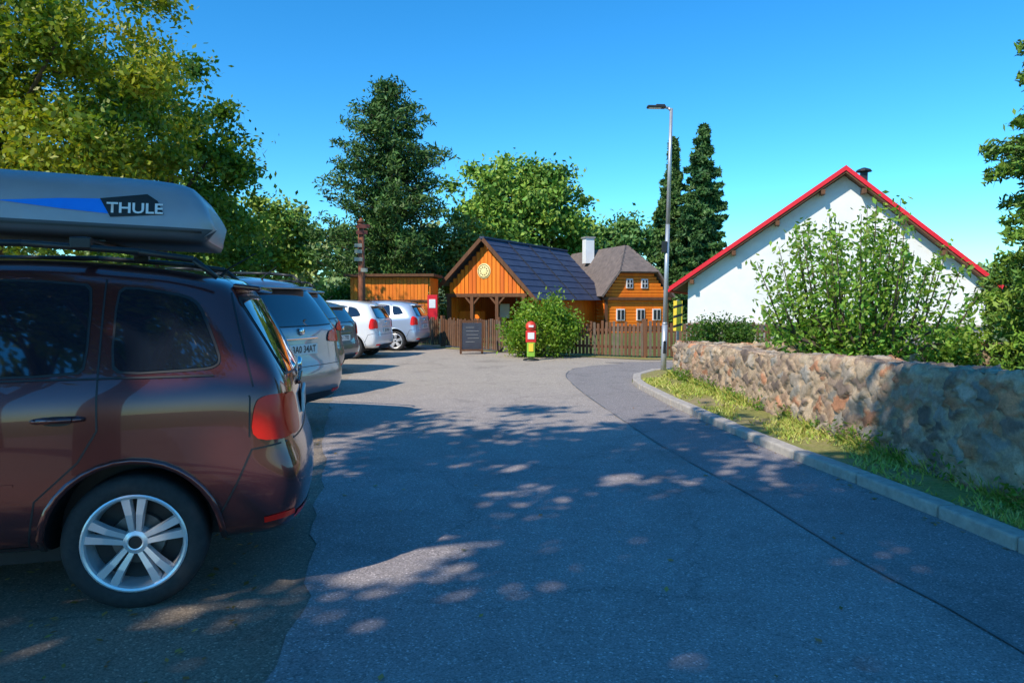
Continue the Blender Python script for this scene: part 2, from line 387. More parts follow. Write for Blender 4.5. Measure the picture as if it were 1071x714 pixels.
def shrub(name,base,rad,nc,lpc,size,c1,c2,seed,cr=.22,box=False):
    r=np.random.default_rng(seed); e=empty(name,base); pts=[];cs=[]
    for i in range(nc):
        if box: c=np.array([r.uniform(-1,1)*rad[0],r.uniform(-1,1)*rad[1],rad[2]*2*r.uniform(.1,.93)])
        else:
            d=r.normal(size=3); d/=np.linalg.norm(d); c=np.array([0,0,rad[2]])+d*np.array(rad)*r.uniform(.3,1)**.5
            c[2]=max(c[2],.05)
        k=int(lpc*r.uniform(.6,1.3)); pts.append(c+r.normal(size=(k,3))*cr*.55)
        w=r.uniform(0,1); cs.append(shade(np.array(c1)*(1-w)+np.array(c2)*w,k,r))
    leaves('foliage',np.concatenate(pts),size,np.concatenate(cs),M_leaf,e,.5,.55)
    mb=MB()
    for i in range(9):
        a=r.uniform(0,6.28); mb.tube((0,0,-.05),(math.cos(a)*rad[0]*.6,math.sin(a)*rad[1]*.6,rad[2]*1.3),.03,.008,5)
    mb.obj('stems',[M_bark],e)
shrub('bush',(.75,19.2,0),(.95,.7,.74),60,180,.10,(.11,.23,.02),(.28,.42,.04),41,.26)
shrub('hedge',(4.7,16.3,0),(.70,.35,.52),70,160,.07,(.05,.13,.02),(.11,.22,.03),42,box=True)
shrub('bush',(8.0,13.2,0),(.5,.4,.5),30,160,.10,(.12,.24,.03),(.24,.37,.05),43)
shrub('bush',(9.5,10.6,0),(.7,.6,.6),40,180,.10,(.06,.15,.02),(.16,.28,.04),44)
shrub('bush',(-6.4,28.5,0),(1.5,.8,1.0),60,160,.14,(.06,.14,.02),(.15,.25,.03),45,.35)
shrub('bush',(7.1,16.6,0),(1.2,.6,.5),50,160,.11,(.07,.16,.02),(.16,.28,.04),46,.28)

def grass():
    r=np.random.default_rng(3); n=25000
    y=r.uniform(1.5,13.6,n); kx=np.array([kerb_x(v)+.16 for v in y]); wx=np.array([near_wall_x(v) for v in y])
    t=r.uniform(0,1,n); t=np.where(r.uniform(0,1,n)<.35,1-(1-t)*.25,t)
    x=kx+(wx-kx)*t; dens=np.sin(x*4.1+y*1.9)+np.sin(y*3.3-x*6)+np.sin(y*1.1+2)*.6+r.normal(size=n)*.7+(t-.5)
    keep=dens>.25; x=x[keep];y=y[keep];t=t[keep];n=len(x)
    h=r.uniform(.02,.06,n)*(1+1.6*(t>.85)); a=r.uniform(0,6.28,n); w=.004+.0007*y
    lean=r.normal(size=(n,2))*.7*h[:,None]
    V=np.zeros((n,3,3)); V[:,0]=np.stack([x-np.cos(a)*w,y-np.sin(a)*w,np.full(n,.085)],1)
    V[:,1]=np.stack([x+np.cos(a)*w,y+np.sin(a)*w,np.full(n,.085)],1); V[:,2]=np.stack([x+lean[:,0],y+lean[:,1],.085+h],1)
    me=bpy.data.meshes.new('grass'); me.vertices.add(3*n); me.vertices.foreach_set('co',V.ravel().astype(np.float32))
    me.loops.add(3*n); me.loops.foreach_set('vertex_index',np.arange(3*n,dtype=np.int32))
    me.polygons.add(n); me.polygons.foreach_set('loop_start',np.arange(0,3*n,3,dtype=np.int32)); me.update(calc_edges=True)
    c=np.ones((n,4)); w=r.uniform(0,1,(n,1))**.8; c[:,:3]=np.array((.22,.36,.03))*(1-w)+np.array((.52,.45,.12))*w
    me.attributes.new('Col','FLOAT_COLOR','POINT').data.foreach_set('color',np.repeat(c,3,0).ravel().astype(np.float32))
    me.materials.append(M_grass); link(bpy.data.objects.new('grass',me))
grass()
rw=np.random.default_rng(9); pts=[]
for i in range(60):
    y=rw.uniform(4,13.3); x=near_wall_x(y)-rw.uniform(.02,.12); q=rw.uniform(.04,.15)
    pts.append(np.array([x,y,.09+q*.7])+rw.normal(size=(60,3))*q*.5)
P=np.concatenate(pts); leaves('weeds',P,.05,shade((.13,.24,.03),len(P),rw),M_leaf,None,.6,.4)
n=3600; x=rw.uniform(-5,3,n); y=rw.uniform(.8,10,n); keep=((x<-1.0-.18*(y-2))|(rw.uniform(0,1,n)<.03))|(np.abs(x-np.array([kerb_x(v) for v in y])+.08)<.07)
P=np.stack([x,y,np.full(n,.017)],1)[keep]
leaves('fallen_leaves',P,.040,shade((.36,.24,.08),len(P),rw,.5,.3),M_leaf,None,6,.6)

# ---------------------------------------------------------------- stone wall
def stone_wall():
    r=np.random.default_rng(4)
    path=wl; T=.42
    s=[0]
    for a,b in zip(path[:-1],path[1:]): s.append(s[-1]+(b-a).length)
    idx=[i for i,p in enumerate(path) if p.y>1.0 and p.x<9]; path=[path[i] for i in idx]; s=[s[i]-s[idx[0]] for i in idx]
    def hh(p,sv):
        h=interp([(1,1.0),(4.9,.94),(7.5,.85),(10,.77),(13.2,.68)],p.y)
        return h+.014*math.sin(sv*2.1)+.01*math.sin(sv*5.3)
    nv=104; cells=[]; umax=s[-1]; u=0
    while u<umax:
        v=r.uniform(0,.1)
        while v<2.5:
            cells.append((u+r.uniform(-.09,.09),v+r.uniform(-.03,.03))); v+=r.choice([.07,.10,.14,.19])
        u+=r.choice([.13,.19,.26])
    kd=KDTree(len(cells))
    for i,(a,b) in enumerate(cells): kd.insert((a*.66,b*1.2,0),i)
    kd.balance()
    pal=np.array([(.38,.24,.15),(.30,.21,.15),(.44,.33,.22),(.24,.18,.13),(.18,.13,.10),(.36,.29,.22),(.46,.21,.11),(.27,.24,.20)])*1.12
    cc=pal[r.integers(0,len(pal),len(cells))]*r.uniform(.65,1.15,(len(cells),1)); hs=r.uniform(0,1,len(cells)); tilt=r.normal(size=(len(cells),2))*.06
    V=[];C=[]
    for i,p in enumerate(path):
        a=path[max(i-6,0)]; b=path[min(i+6,len(path)-1)]; d=(b-a).normalized(); nrm=Vector((-d.y,d.x))
        h=hh(p,s[i]); per=h+T+h
        for j in range(nv):
            v=per*j/(nv-1)
            if v<h: base=(0,v); on=(1,0)
            elif v<h+T: base=(v-h,h); on=(0,1)
            else: base=(T,h-(v-h-T)); on=(-1,0)
            wu=s[i]+.035*math.sin(v*29+s[i]*7)+.02*math.sin(v*61+s[i]*17); wv=v+.025*math.sin(s[i]*23+v*9)+.012*math.sin(s[i]*51)
            (c1,i1,d1),(c2,i2,d2)=kd.find_n((wu*.66,wv*1.2,0),2)
            e=(d2-d1)
            plaster=.5+.5*math.sin(s[i]*.9+1)+ (0.5 if p.y>9 else 0)
            f=min(1,max(0,(e-.008)/(.012+.02*max(0,plaster-.6)))); f=f*f*(3-2*f)
            du=wu-c1[0]/.66; dv=wv-c1[1]/1.2
            dis=f*(.010+.024*hs[i1]+du*tilt[i1,0]*2+dv*tilt[i1,1]*2)+.010*math.sin(s[i]*1.3)+.004*math.sin(s[i]*37+v*41)+random.gauss(0,.0018)
            bat=.05*(1-base[1]/h)
            off=base[0]-on[0]*dis-bat*(1 if base[0]<T/2 else -1)
            z=base[1]+on[1]*dis
            if v<h and h-v<.05: off+=(.05-(h-v))**2/.05*.5
            q=p-nrm*off
            V.append((q.x,q.y,z))
            mort=np.array((.46,.33,.21)); c_=mort*(1-f)+cc[i1]*f
            if hs[i1]<.12+.3*max(0,plaster-.6): c_=.4*c_+.6*mort
            C.append((*(c_*1.1),1))
    me=bpy.data.meshes.new('stone_wall'); F=[]
    for i in range(len(path)-1):
        for j in range(nv-1): F.append((i*nv+j,i*nv+j+1,(i+1)*nv+j+1,(i+1)*nv+j))
    me.from_pydata(V,[],F)
    me.attributes.new('Col','FLOAT_COLOR','POINT').data.foreach_set('color',np.array(C).ravel())
    me.polygons.foreach_set('use_smooth',[True]*len(F))
    m,nt,b=nodes('wall_stone'); a=N(nt,'ShaderNodeAttribute',attribute_name='Col'); co=N(nt,'ShaderNodeTexCoord').outputs['Object']
    n1=noise(nt,co,9,8,.75); n2=noise(nt,co,60,5,.8); n3=noise(nt,co,2.3,6,.7)
    c=mixc(nt,a.outputs['Color'],ramp(nt,n1.outputs[0],[(.3,.55),(.5,1.),(.7,1.45)]).outputs[0],.85,'MULTIPLY')
    c=mixc(nt,c,ramp(nt,n2.outputs[0],[(.3,.65),(.7,1.3)]).outputs[0],.75,'MULTIPLY')
    c=mixc(nt,c,(.10,.12,.04),ramp(nt,n3.outputs[0],[(.60,0.),(.76,.45)]).outputs[0])
    nt.links.new(c,b.inputs['Base Color']); b.inputs['Roughness'].default_value=.92; bump(nt,b,n2.outputs[0],.8,.014)
    me.materials.append(m); link(bpy.data.objects.new('stone_wall',me))
stone_wall()

# ---------------------------------------------------------------- cars
def polyround(p,it=2,q=.22):
    for _ in range(it):
        o=[]
        for a,b in zip(p,p[1:]+p[:1]):
            a=Vector(a);b=Vector(b); L=(b-a).length; t=min(q,.04/max(L,1e-6)) if _==0 else q
            o+=[tuple(a.lerp(b,t)),tuple(a.lerp(b,1-t))]
        p=o
    return p
RAY={'L':(lambda u,v:((u,-4,v),(0,1,0))),'R':(lambda u,v:((u,4,v),(0,-1,0))),'B':(lambda u,v:((5,u,v),(-1,0,0))),'F':(lambda u,v:((-9,u,v),(1,0,0))),'T':(lambda u,v:((u,v,5),(0,0,-1)))}
def project_bm(bvh,bm,axis,off):
    bad=[]
    for v in bm.verts:
        o,d=RAY[axis](v.co.x,v.co.y); loc,n,_,_=bvh.ray_cast(Vector(o),Vector(d))
        if loc is None or (axis=='B' and loc.x<.2): bad.append(v); continue
        if n.dot(Vector(d))>0: n=-n
        v.co=loc+n*off*.5-Vector(d)*off*.5
    if bad: bmesh.ops.delete(bm,geom=bad,context='VERTS')
def patch(bvh,poly,axis,off,mat,name,parent,cell=.035,rnd=True):
    if rnd: poly=polyround(poly)
    bm=bmesh.new(); bm.faces.new([bm.verts.new((p[0],p[1],0)) for p in poly])
    for ax in(0,1):
        lo=min(p[ax] for p in poly); hi=max(p[ax] for p in poly); c=lo+cell
        while c<hi:
            co=Vector((0,0,0)); co[ax]=c; no=Vector((0,0,0)); no[ax]=1
            bmesh.ops.bisect_plane(bm,geom=bm.verts[:]+bm.edges[:]+bm.faces[:],plane_co=co,plane_no=no,dist=1e-5); c+=cell
    bmesh.ops.triangulate(bm,faces=[f for f in bm.faces if len(f.verts)>4])
    project_bm(bvh,bm,axis,off)
    bmesh.ops.recalc_face_normals(bm,faces=bm.faces)
    me=bpy.data.meshes.new(name); bm.to_mesh(me); bm.free(); me.materials.append(mat)
    me.polygons.foreach_set('use_smooth',[True]*len(me.polygons))
    return link(bpy.data.objects.new(name,me),parent)
def seam(bvh,pts,axis,parent,w=.004,off=.002,mat=None,name='panel_gap'):
    bm=bmesh.new(); P=[Vector(p) for p in pts]; fine=[]
    for a,b in zip(P[:-1],P[1:]):
        k=max(1,int((b-a).length/.03)); fine+=[a.lerp(b,j/k) for j in range(k)]
    fine.append(P[-1]); prev=None
    for i,p in enumerate(fine):
        d=(fine[min(i+1,len(fine)-1)]-fine[max(i-1,0)]).normalized(); n=Vector((-d.y,d.x))*w
        cur=(bm.verts.new((*(p+n),0)),bm.verts.new((*(p-n),0)))
        if prev: bm.faces.new((prev[0],prev[1],cur[1],cur[0]))
        prev=cur
    project_bm(bvh,bm,axis,off); me=bpy.data.meshes.new(name); bm.to_mesh(me); bm.free(); me.materials.append(mat or M_black)
    return link(bpy.data.objects.new(name,me),parent)
def grow(poly,d):
    c=Vector((sum(p[0] for p in poly)/len(poly),sum(p[1] for p in poly)/len(poly))); out=[]
    n=len(poly)
    for i in range(n):
        a=Vector(poly[i-1]);b=Vector(poly[i]);c2=Vector(poly[(i+1)%n])
        e1=(b-a).normalized();e2=(c2-b).normalized(); nn=Vector((e1.y,-e1.x))+Vector((e2.y,-e2.x))
        if nn.length<1e-6: nn=b-c
        nn.normalize(); 
        if nn.dot(b-c)<0: nn=-nn
        out.append(tuple(b+nn*d))
    return out
def text_mesh(txt,size):
    cu=bpy.data.curves.new('t','FONT'); cu.body=txt; cu.size=size; cu.align_x='CENTER'; cu.align_y='CENTER'; cu.resolution_u=3; cu.offset=size*.02
    o=bpy.data.objects.new('t',cu); col.objects.link(o); dg=bpy.context.evaluated_depsgraph_get()
    me=bpy.data.meshes.new_from_object(o.evaluated_get(dg)); bpy.data.objects.remove(o); return me
def lettering(txt,size,parent,mat,bvh=None,axis='L',c=(0,0),off=.006,name='lettering',flip=1,bold=1.,shear=0):
    me=text_mesh(txt,size)
    bm=bmesh.new(); bm.from_mesh(me)
    for v in bm.verts: v.co=Vector((c[0]+flip*(v.co.x*bold+shear*v.co.y),c[1]+v.co.y,0))
    project_bm(bvh,bm,axis,off); me=bpy.data.meshes.new(name); bm.to_mesh(me); bm.free(); me.materials.append(mat)
    return link(bpy.data.objects.new(name,me),parent)

M_disc=pmat('brake_disc',(.2,.2,.2),(.12,.12,.12),10,.4,.8)
def wheel_mesh(R,style=0):
    mb=MB(); r=R*.715
    prof=[(r-.01,.035),(r,.012),(r+.012,.004),(r+.03,.0),(R-.035,.002),(R-.012,.012),(R-.002,.03),(R,.05),(R,.165),(R-.012,.195),(r,.2)]
    mb.lathe(prof,56,0)
    mb.lathe([(r+.004,.006),(r-.004,.002),(r-.014,.006),(r-.02,.02),(r-.03,.1),(r-.03,.19)],56,1)
    mb.lathe([(.001,.12),(r-.025,.12)],40,2)
    mb.lathe([(.001,.095),(.12,.095),(.125,.11)],30,3)
    mb.lathe([(.001,.022),(.026,.022),(.030,.026)],24,2)
    mb.lathe([(.030,.022),(.036,.020),(.055,.026),(.062,.05),(.062,.1)],30,1)
    ns=5
    for k in range(ns):
        for sgn in ((-1,1) if style==0 else (0,)):
            a0=2*math.pi*k/ns+math.pi/2; da=sgn
            def pt(rad,ang,w,y):
                ca,sa=math.cos(ang),math.sin(ang); return [Vector((rad*ca-w*sa,y,rad*sa+w*ca)),Vector((rad*ca+w*sa,y,rad*sa-w*ca))]
            w0,w1=(.011,.019) if style==0 else (.03,.045)
            A=pt(.05,a0+da*.30,w0,.026)+pt(.05,a0+da*.30,w0*1.3,.06)
            Bm=pt(r*.6,a0+da*.17,(w0+w1)/2,.012)+pt(r*.6,a0+da*.17,(w0+w1)/2*1.3,.05)
            Bq=pt(r-.008,a0+da*.17,w1,.010)+pt(r-.008,a0+da*.17,w1*1.2,.05)
            for X,Y in((A,Bm),(Bm,Bq)):
                i=len(mb.v); mb.v+=[tuple(q) for q in X+Y]
                for q in((0,1,5,4),(2,0,4,6),(1,3,7,5)): mb.f.append(tuple(i+t for t in q)); mb.m.append(1)
    for k in range(5):
        a=2*math.pi*k/5+math.pi/2+.63; mb.lathe([(.001,.030),(.006,.031),(.007,.05)],8,2,c=(.046*math.cos(a),0,.046*math.sin(a)))
    o=mb.obj('wheel_tmp',[M_rubber,M_alloy,M_black,M_disc])
    for p in o.data.polygons: p.use_smooth= p.material_index==0
    me=o.data; me.name='wheel'; bpy.data.objects.remove(o); return me

FR=[0,0,0,.20,.42,.56,.90]
def build_car(loc,ang,P,wheel,name='parked_car',sub=2):
    e=empty(name,loc,ang)
    w=P['w'];zb=P['zb'];top=lambda x:interp(P['top'],x);belt=lambda x:interp(P['belt'],x)
    xf0=-(P['wb']+P['fo']); xr=P['xr']; xf=[xf0+d for d in(.25,.15,.07,0,0,.03,.07,.12,.26,.34,.40)]
    def ring(xk,ys=1.0):
        out=[]
        for k in range(11):
            x=xk[k] if isinstance(xk,list) else xk
            t,b=top(x),belt(x); g=max(0,min(1,(t-b)/.45)); wr=w*(.87-.145*g)
            zz=[zb,zb,zb+.055,zb+FR[3]*(b-zb),zb+FR[4]*(b-zb),zb+FR[5]*(b-zb),zb+FR[6]*(b-zb),b,max(b+.02,t-.07),t-.012,t+.012][k]
            yy=[0,.78*w,.955*w,.992*w,1.*w,.992*w,.985*w,.945*w,wr,wr*.84,0][k]
            out.append((x,yy*ys,zz))
        return out
    R=[ring([x-.03 for x in xf],0),ring([x-.01 for x in xf],.55),ring([x+.06 for x in xf],.90),ring([x+.2 for x in xf],.97)]
    R+= [ring(x) for x in P['st']]
    R+=[ring([x-.30 for x in xr],1.),ring([x-.12 for x in xr],.975),ring([x-.035 for x in xr],.90),ring([x+.01 for x in xr],.55),ring([x+.018 for x in xr],0)]
    V=[];F=[]
    for r in R:
        V+= [(x,-y,z) for x,y,z in r]+[(x,y,z) for x,y,z in r[9:0:-1]]
    n=20
    for i in range(len(R)-1):
        for j in range(n): F.append((i*n+j,i*n+(j+1)%n,(i+1)*n+(j+1)%n,(i+1)*n+j))
    me=bpy.data.meshes.new('body'); me.from_pydata(V,[],F)
    bm=bmesh.new(); bm.from_mesh(me); bmesh.ops.remove_doubles(bm,verts=bm.verts,dist=.0005)
    bmesh.ops.dissolve_degenerate(bm,dist=.0005,edges=bm.edges); bmesh.ops.recalc_face_normals(bm,faces=bm.faces); bm.to_mesh(me); bm.free()
    me.materials.append(P['paint']); me.materials.append(M_black)
    me.polygons.foreach_set('use_smooth',[True]*len(me.polygons))
    o=bpy.data.objects.new('body',me); col.objects.link(o)
    s=o.modifiers.new('s','SUBSURF'); s.levels=sub; s.render_levels=sub
    Rw=P['R']
    mbc=MB()
    for ax in(0,-P['wb']):
        for sd in(-1,1):
            i=len(mbc.v); k=48
            for y in(sd*(w-.27),sd*(w+.3)):
                for a in range(k):
                    t=2*math.pi*a/k; mbc.v.append((ax+(Rw+.055)*math.cos(t),y,Rw+.01+(Rw+.05)*math.sin(t)))
            for a in range(k): mbc.f.append((i+a,i+(a+1)%k,i+k+(a+1)%k,i+k+a)); mbc.m.append(1)
            mbc.f.append(tuple(i+a for a in range(k))); mbc.m.append(1); mbc.f.append(tuple(i+k+a for a in range(k))); mbc.m.append(1)
    cut=mbc.obj('cut',[P['paint'],M_black])
    b=o.modifiers.new('b','BOOLEAN'); b.object=cut; b.operation='DIFFERENCE'; b.solver='EXACT'
    dg=bpy.context.evaluated_depsgraph_get(); nm=bpy.data.meshes.new_from_object(o.evaluated_get(dg))
    o.modifiers.clear(); o.data=nm; bpy.data.objects.remove(cut)
    for p in nm.polygons:
        if p.center.z<zb+P.get('clad',.045): p.material_index=1
        if p.material_index==0: p.use_smooth=True
    o.parent=e; o.name='body'
    bm=bmesh.new(); bm.from_mesh(nm); bvh=BVHTree.FromBMesh(bm); bm.free()
    for ax in('L','R'):
        for wn in P['win']:
            patch(bvh,grow(wn,.016),ax,.003,M_black,'window_seal',e)
            patch(bvh,wn,ax,.007,M_glass,'side_window',e)
        for sm_ in P['seams']: seam(bvh,sm_,ax,e)
        patch(bvh,P['tail_side'],ax,.016,M_red,'tail_light',e,.02)
        for hd in P['handles']:
            mb=MB(); x0,z0=hd; loc_,_,_,_=bvh.ray_cast(Vector((x0,-4 if ax=='L' else 4,z0)),Vector((0,1 if ax=='L' else -1,0)))
            sg=-1 if ax=='L' else 1
            patch(bvh,[(x0-.07,z0-.025),(x0+.05,z0-.025),(x0+.05,z0+.018),(x0-.07,z0+.018)],ax,.0025,M_black,'handle_recess',e)
            mb.path([loc_+Vector((-.11,sg*.008,0)),loc_+Vector((-.08,sg*.035,.003)),loc_+Vector((.06,sg*.035,.005)),loc_+Vector((.10,sg*.008,.002))],[.010,.014,.014,.010],8)
            mb.obj('door_handle',[P['paint']],e,smooth=True)
        for axx in(0,-P['wb']):
            a0,a1=(-.25,math.pi+.25)
            outp=[(axx+(Rw+.085)*math.cos(a0+(a1-a0)*t/20),Rw+.01+(Rw+.08)*math.sin(a0+(a1-a0)*t/20)) for t in range(21)]
            inp=[(axx+(Rw+.058)*math.cos(a0+(a1-a0)*t/20),Rw+.01+(Rw+.053)*math.sin(a0+(a1-a0)*t/20)) for t in range(21)]
            bm2=bmesh.new(); vs=[(bm2.verts.new((*a,0)),bm2.verts.new((*b_,0))) for a,b_ in zip(outp,inp)]
            for q,z in zip(vs[:-1],vs[1:]): bm2.faces.new((q[0],q[1],z[1],z[0]))
            project_bm(bvh,bm2,ax,.008); me2=bpy.data.meshes.new('arch_lip'); bm2.to_mesh(me2); bm2.free(); me2.materials.append(M_black if P.get('suv') else P['paint'])
            me2.polygons.foreach_set('use_smooth',[True]*len(me2.polygons)); lo=link(bpy.data.objects.new('arch_lip',me2),e)
            sd_=lo.modifiers.new('s','SOLIDIFY'); sd_.thickness=.012; sd_.offset=0
    h=P['rearwin']; patch(bvh,grow(h,.02),'B',.003,M_black,'window_seal',e); patch(bvh,h,'B',.007,M_glass,'rear_window',e)
    for sg in(-1,1):
        patch(bvh,[(sg*min(a,w*.89),b_) for a,b_ in P['tail_rear']],'B',.014,M_red,'tail_light',e,.02)
        patch(bvh,[(sg*a,b_) for a,b_ in [(w*.62,zb+.10),(w*.85,zb+.10),(w*.85,zb+.14),(w*.62,zb+.14)]],'B',.006,M_red,'reflector',e,.03,False)
        hl=[(w*.5,.60),(w*.93,.62),(w*.95,.76),(w*.6,.72)]; patch(bvh,[(sg*a,b_) for a,b_ in hl],'F',.008,M_clear,'headlight',e)
        patch(bvh,[(xf0+.08,.62),(xf0+.35,.68),(xf0+.30,.77),(xf0+.12,.74)],'L' if sg<0 else 'R',.008,M_clear,'headlight',e)
        if P.get('refl'): patch(bvh,P['refl'],'L' if sg<0 else 'R',.006,M_red,'reflector',e,.03,False)
        lx=P['mx']; lz=belt(lx)+.04; mb=MB(); mb.box((lx,sg*(w+.06),lz+.04),(.10,.17,.14),m=0); mb.box((lx+.01,sg*(w-.03),lz),(.05,.1,.03),m=1); mb.obj('wing_mirror',[P['paint'],M_black],e,bevel=.03)
    for s2 in P['rseams']: seam(bvh,s2,'B',e)
    zp=P['plate']; loc_,n_,_,_=bvh.ray_cast(Vector((5,0,zp)),Vector((-1,0,0)))
    mb=MB(); mb.box((loc_.x+.012,0,zp),(.016,.52,.115)); mb.obj('number_plate',[M_plate],e,bevel=.004)
    bmp=bmesh.new(); 
    for a in((-.3,-.1),(.3,-.1),(.3,.1),(-.3,.1)): bmp.verts.new((loc_.x+.021,a[0],zp+a[1]))
    bmp.verts.ensure_lookup_table(); bmp.faces.new(bmp.verts[:]); pb=BVHTree.FromBMesh(bmp); bmp.free()
    lettering(P.get('txt','3AB 4271'),.105,e,M_black,pb,'B',(0,zp),.002,'plate_text')
    patch(bvh,[(-w*.62,zb+.02),(w*.62,zb+.02),(w*.62,zb+.13),(-w*.62,zb+.13)],'B',.004,M_black,'rear_valance',e)
    loc2,_,_,_=bvh.ray_cast(Vector((5,0,zp+.14)),Vector((-1,0,0))); mb=MB(); mb.box((loc2.x+.01,0,zp+.12),(.02,.6,.025)); mb.obj('tailgate_trim',[M_chrome if P.get('suv') else P['paint']],e,bevel=.006)
    mb=MB(); mb.lathe([(.001,-.012),(.035,-.012),(.045,0),(.045,.01)],24,0); o2=mb.obj('badge',[M_chrome],e,smooth=True); o2.rotation_euler=(0,0,math.pi/2); o2.location=(loc2.x+.01,0,zp+.20)
    patch(bvh,P['ws'],'T',.006,M_glass,'windscreen',e,.05)
    patch(bvh,[(-.4,.50),(.4,.50),(.42,.66),(-.42,.66)],'F',.006,M_black,'grille',e)
    sx=P['xr'][8]; sz=top(sx)
    mb=MB(); mb.box((sx+.0,0,sz-.03),(.14,w*1.16,.028),ry=.12); mb.obj('roof_spoiler',[P['paint']],e,bevel=.012)
    if P.get('rails'):
        for sg in(-1,1):
            mb=MB(); y=sg*w*.70; pp=[Vector((x,y,top(x)+.055)) for x in P['rails']]
            pp[0].z-=.07; pp[-1].z-=.07
            mb.path(pp,[.012]+[.016]*(len(pp)-2)+[.012],8); mb.obj('roof_rail',[M_black],e,smooth=True)
    for ax in(0,-P['wb']):
        for sg in(-1,1):
            o3=bpy.data.objects.new('wheel',wheel); link(o3,e); o3.location=(ax,sg*(w-.025),Rw-.002)
            if sg>0: o3.rotation_euler=(0,0,math.pi)
    mb=MB(); mb.box((-P['wb']/2,0,zb-.03),(P['wb']+.3,w*1.4,.08)); mb.obj('underbody',[M_black],e)
    ax_=P['xr'][10]-.1; mb=MB(); mb.path([(ax_,0,top(ax_)),(ax_+.05,0,top(ax_)+.05),(ax_+.20,0,top(ax_)+.14)],[.012,.005,.003],6); mb.obj('antenna',[M_black],e)
    return e,bvh
W0=wheel_mesh(.32,0); W2=wheel_mesh(.30,1); W3=wheel_mesh(.345,1)
MPV=dict(w=.90,wb=2.68,fo=.90,zb=.26,R=.32,paint=paint('maroon_brown_paint',(.17,.047,.045),.65,.2),mx=-1.95,
 top=[(-3.58,.78),(-3.2,.95),(-2.45,1.10),(-1.6,1.60),(-1.1,1.67),(-.4,1.675),(.1,1.635),(.35,1.59),(.5,1.555)],
 belt=[(-3.58,.70),(-2.45,1.0),(-1,1.06),(.55,1.11)],
 xr=[.60,.67,.74,.80,.80,.74,.72,.69,.49,.44,.40],
 st=[-3.15,-2.95,-2.7,-2.45,-2.2,-1.9,-1.6,-1.3,-1.,-.7,-.4,-.15,.05],
 win=[[(-1.90,1.10),(-1.07,1.11),(-1.07,1.55),(-1.30,1.53),(-1.55,1.40)],[(-.98,1.11),(-.20,1.12),(-.20,1.535),(-.98,1.56)],[(-.08,1.12),(.345,1.14),(.385,1.17),(.28,1.43),(.215,1.475),(-.08,1.525)]],
 seams=[[(-1.025,1.58),(-1.025,.33)],[(-.14,1.56),(-.14,.86),(-.22,.72),(-.40,.55),(-.44,.33)],[(-2.0,1.05),(-2.05,.33)],[(-2.05,.33),(-.44,.33)],[(.375,.42),(.46,.58),(.53,.74),(.72,.765)],[(.52,1.0),(.525,.99),(.52,.80)],[(.42,1.50),(.54,1.04)]],
 tail_side=[(.525,.785),(.74,.775),(.70,.995),(.60,1.0),(.545,.97)],tail_rear=[(.56,.785),(.89,.78),(.89,.995),(.60,.99)],refl=[(.58,.37),(.72,.39),(.72,.42),(.58,.40)],
 handles=[(-.29,.915),(-1.17,.90)],rearwin=[(-.66,1.08),(.66,1.08),(.58,1.47),(-.58,1.47)],rseams=[[(-.72,.76),(.72,.76)],[(-.57,1.05),(-.60,.76)],[(.57,1.05),(.60,.76)]],
 plate=.88,ws=[(-2.40,-.66),(-1.62,-.56),(-1.55,0),(-1.62,.56),(-2.40,.66),(-2.50,0)],rails=[-1.75,-1.6,-1.1,-.5,0,.25,.36],txt='5S7 2816')
car1,bv1=build_car((-2.00,4.20,.0),math.radians(15),MPV,W0,sub=3)
for s_ in ('L','R'): seam(bv1,[(-1.95,1.085),(-1.0,1.09),(.36,1.10)],s_,car1,.004,.005,M_black,'belt_trim')
seam(bv1,[(-2.0,.60),(-.48,.63)],'L',car1,.006,.004,MPV['paint'],'side_crease')
mb=MB()
for x in(-.25,-1.15):
    mb.box((x,0,1.755),(.05,1.26,.022)); 
    for sg in(-1,1): mb.box((x,sg*.63,1.735),(.09,.05,.055))
mb.obj('roof_bars',[M_black],car1,bevel=.006)
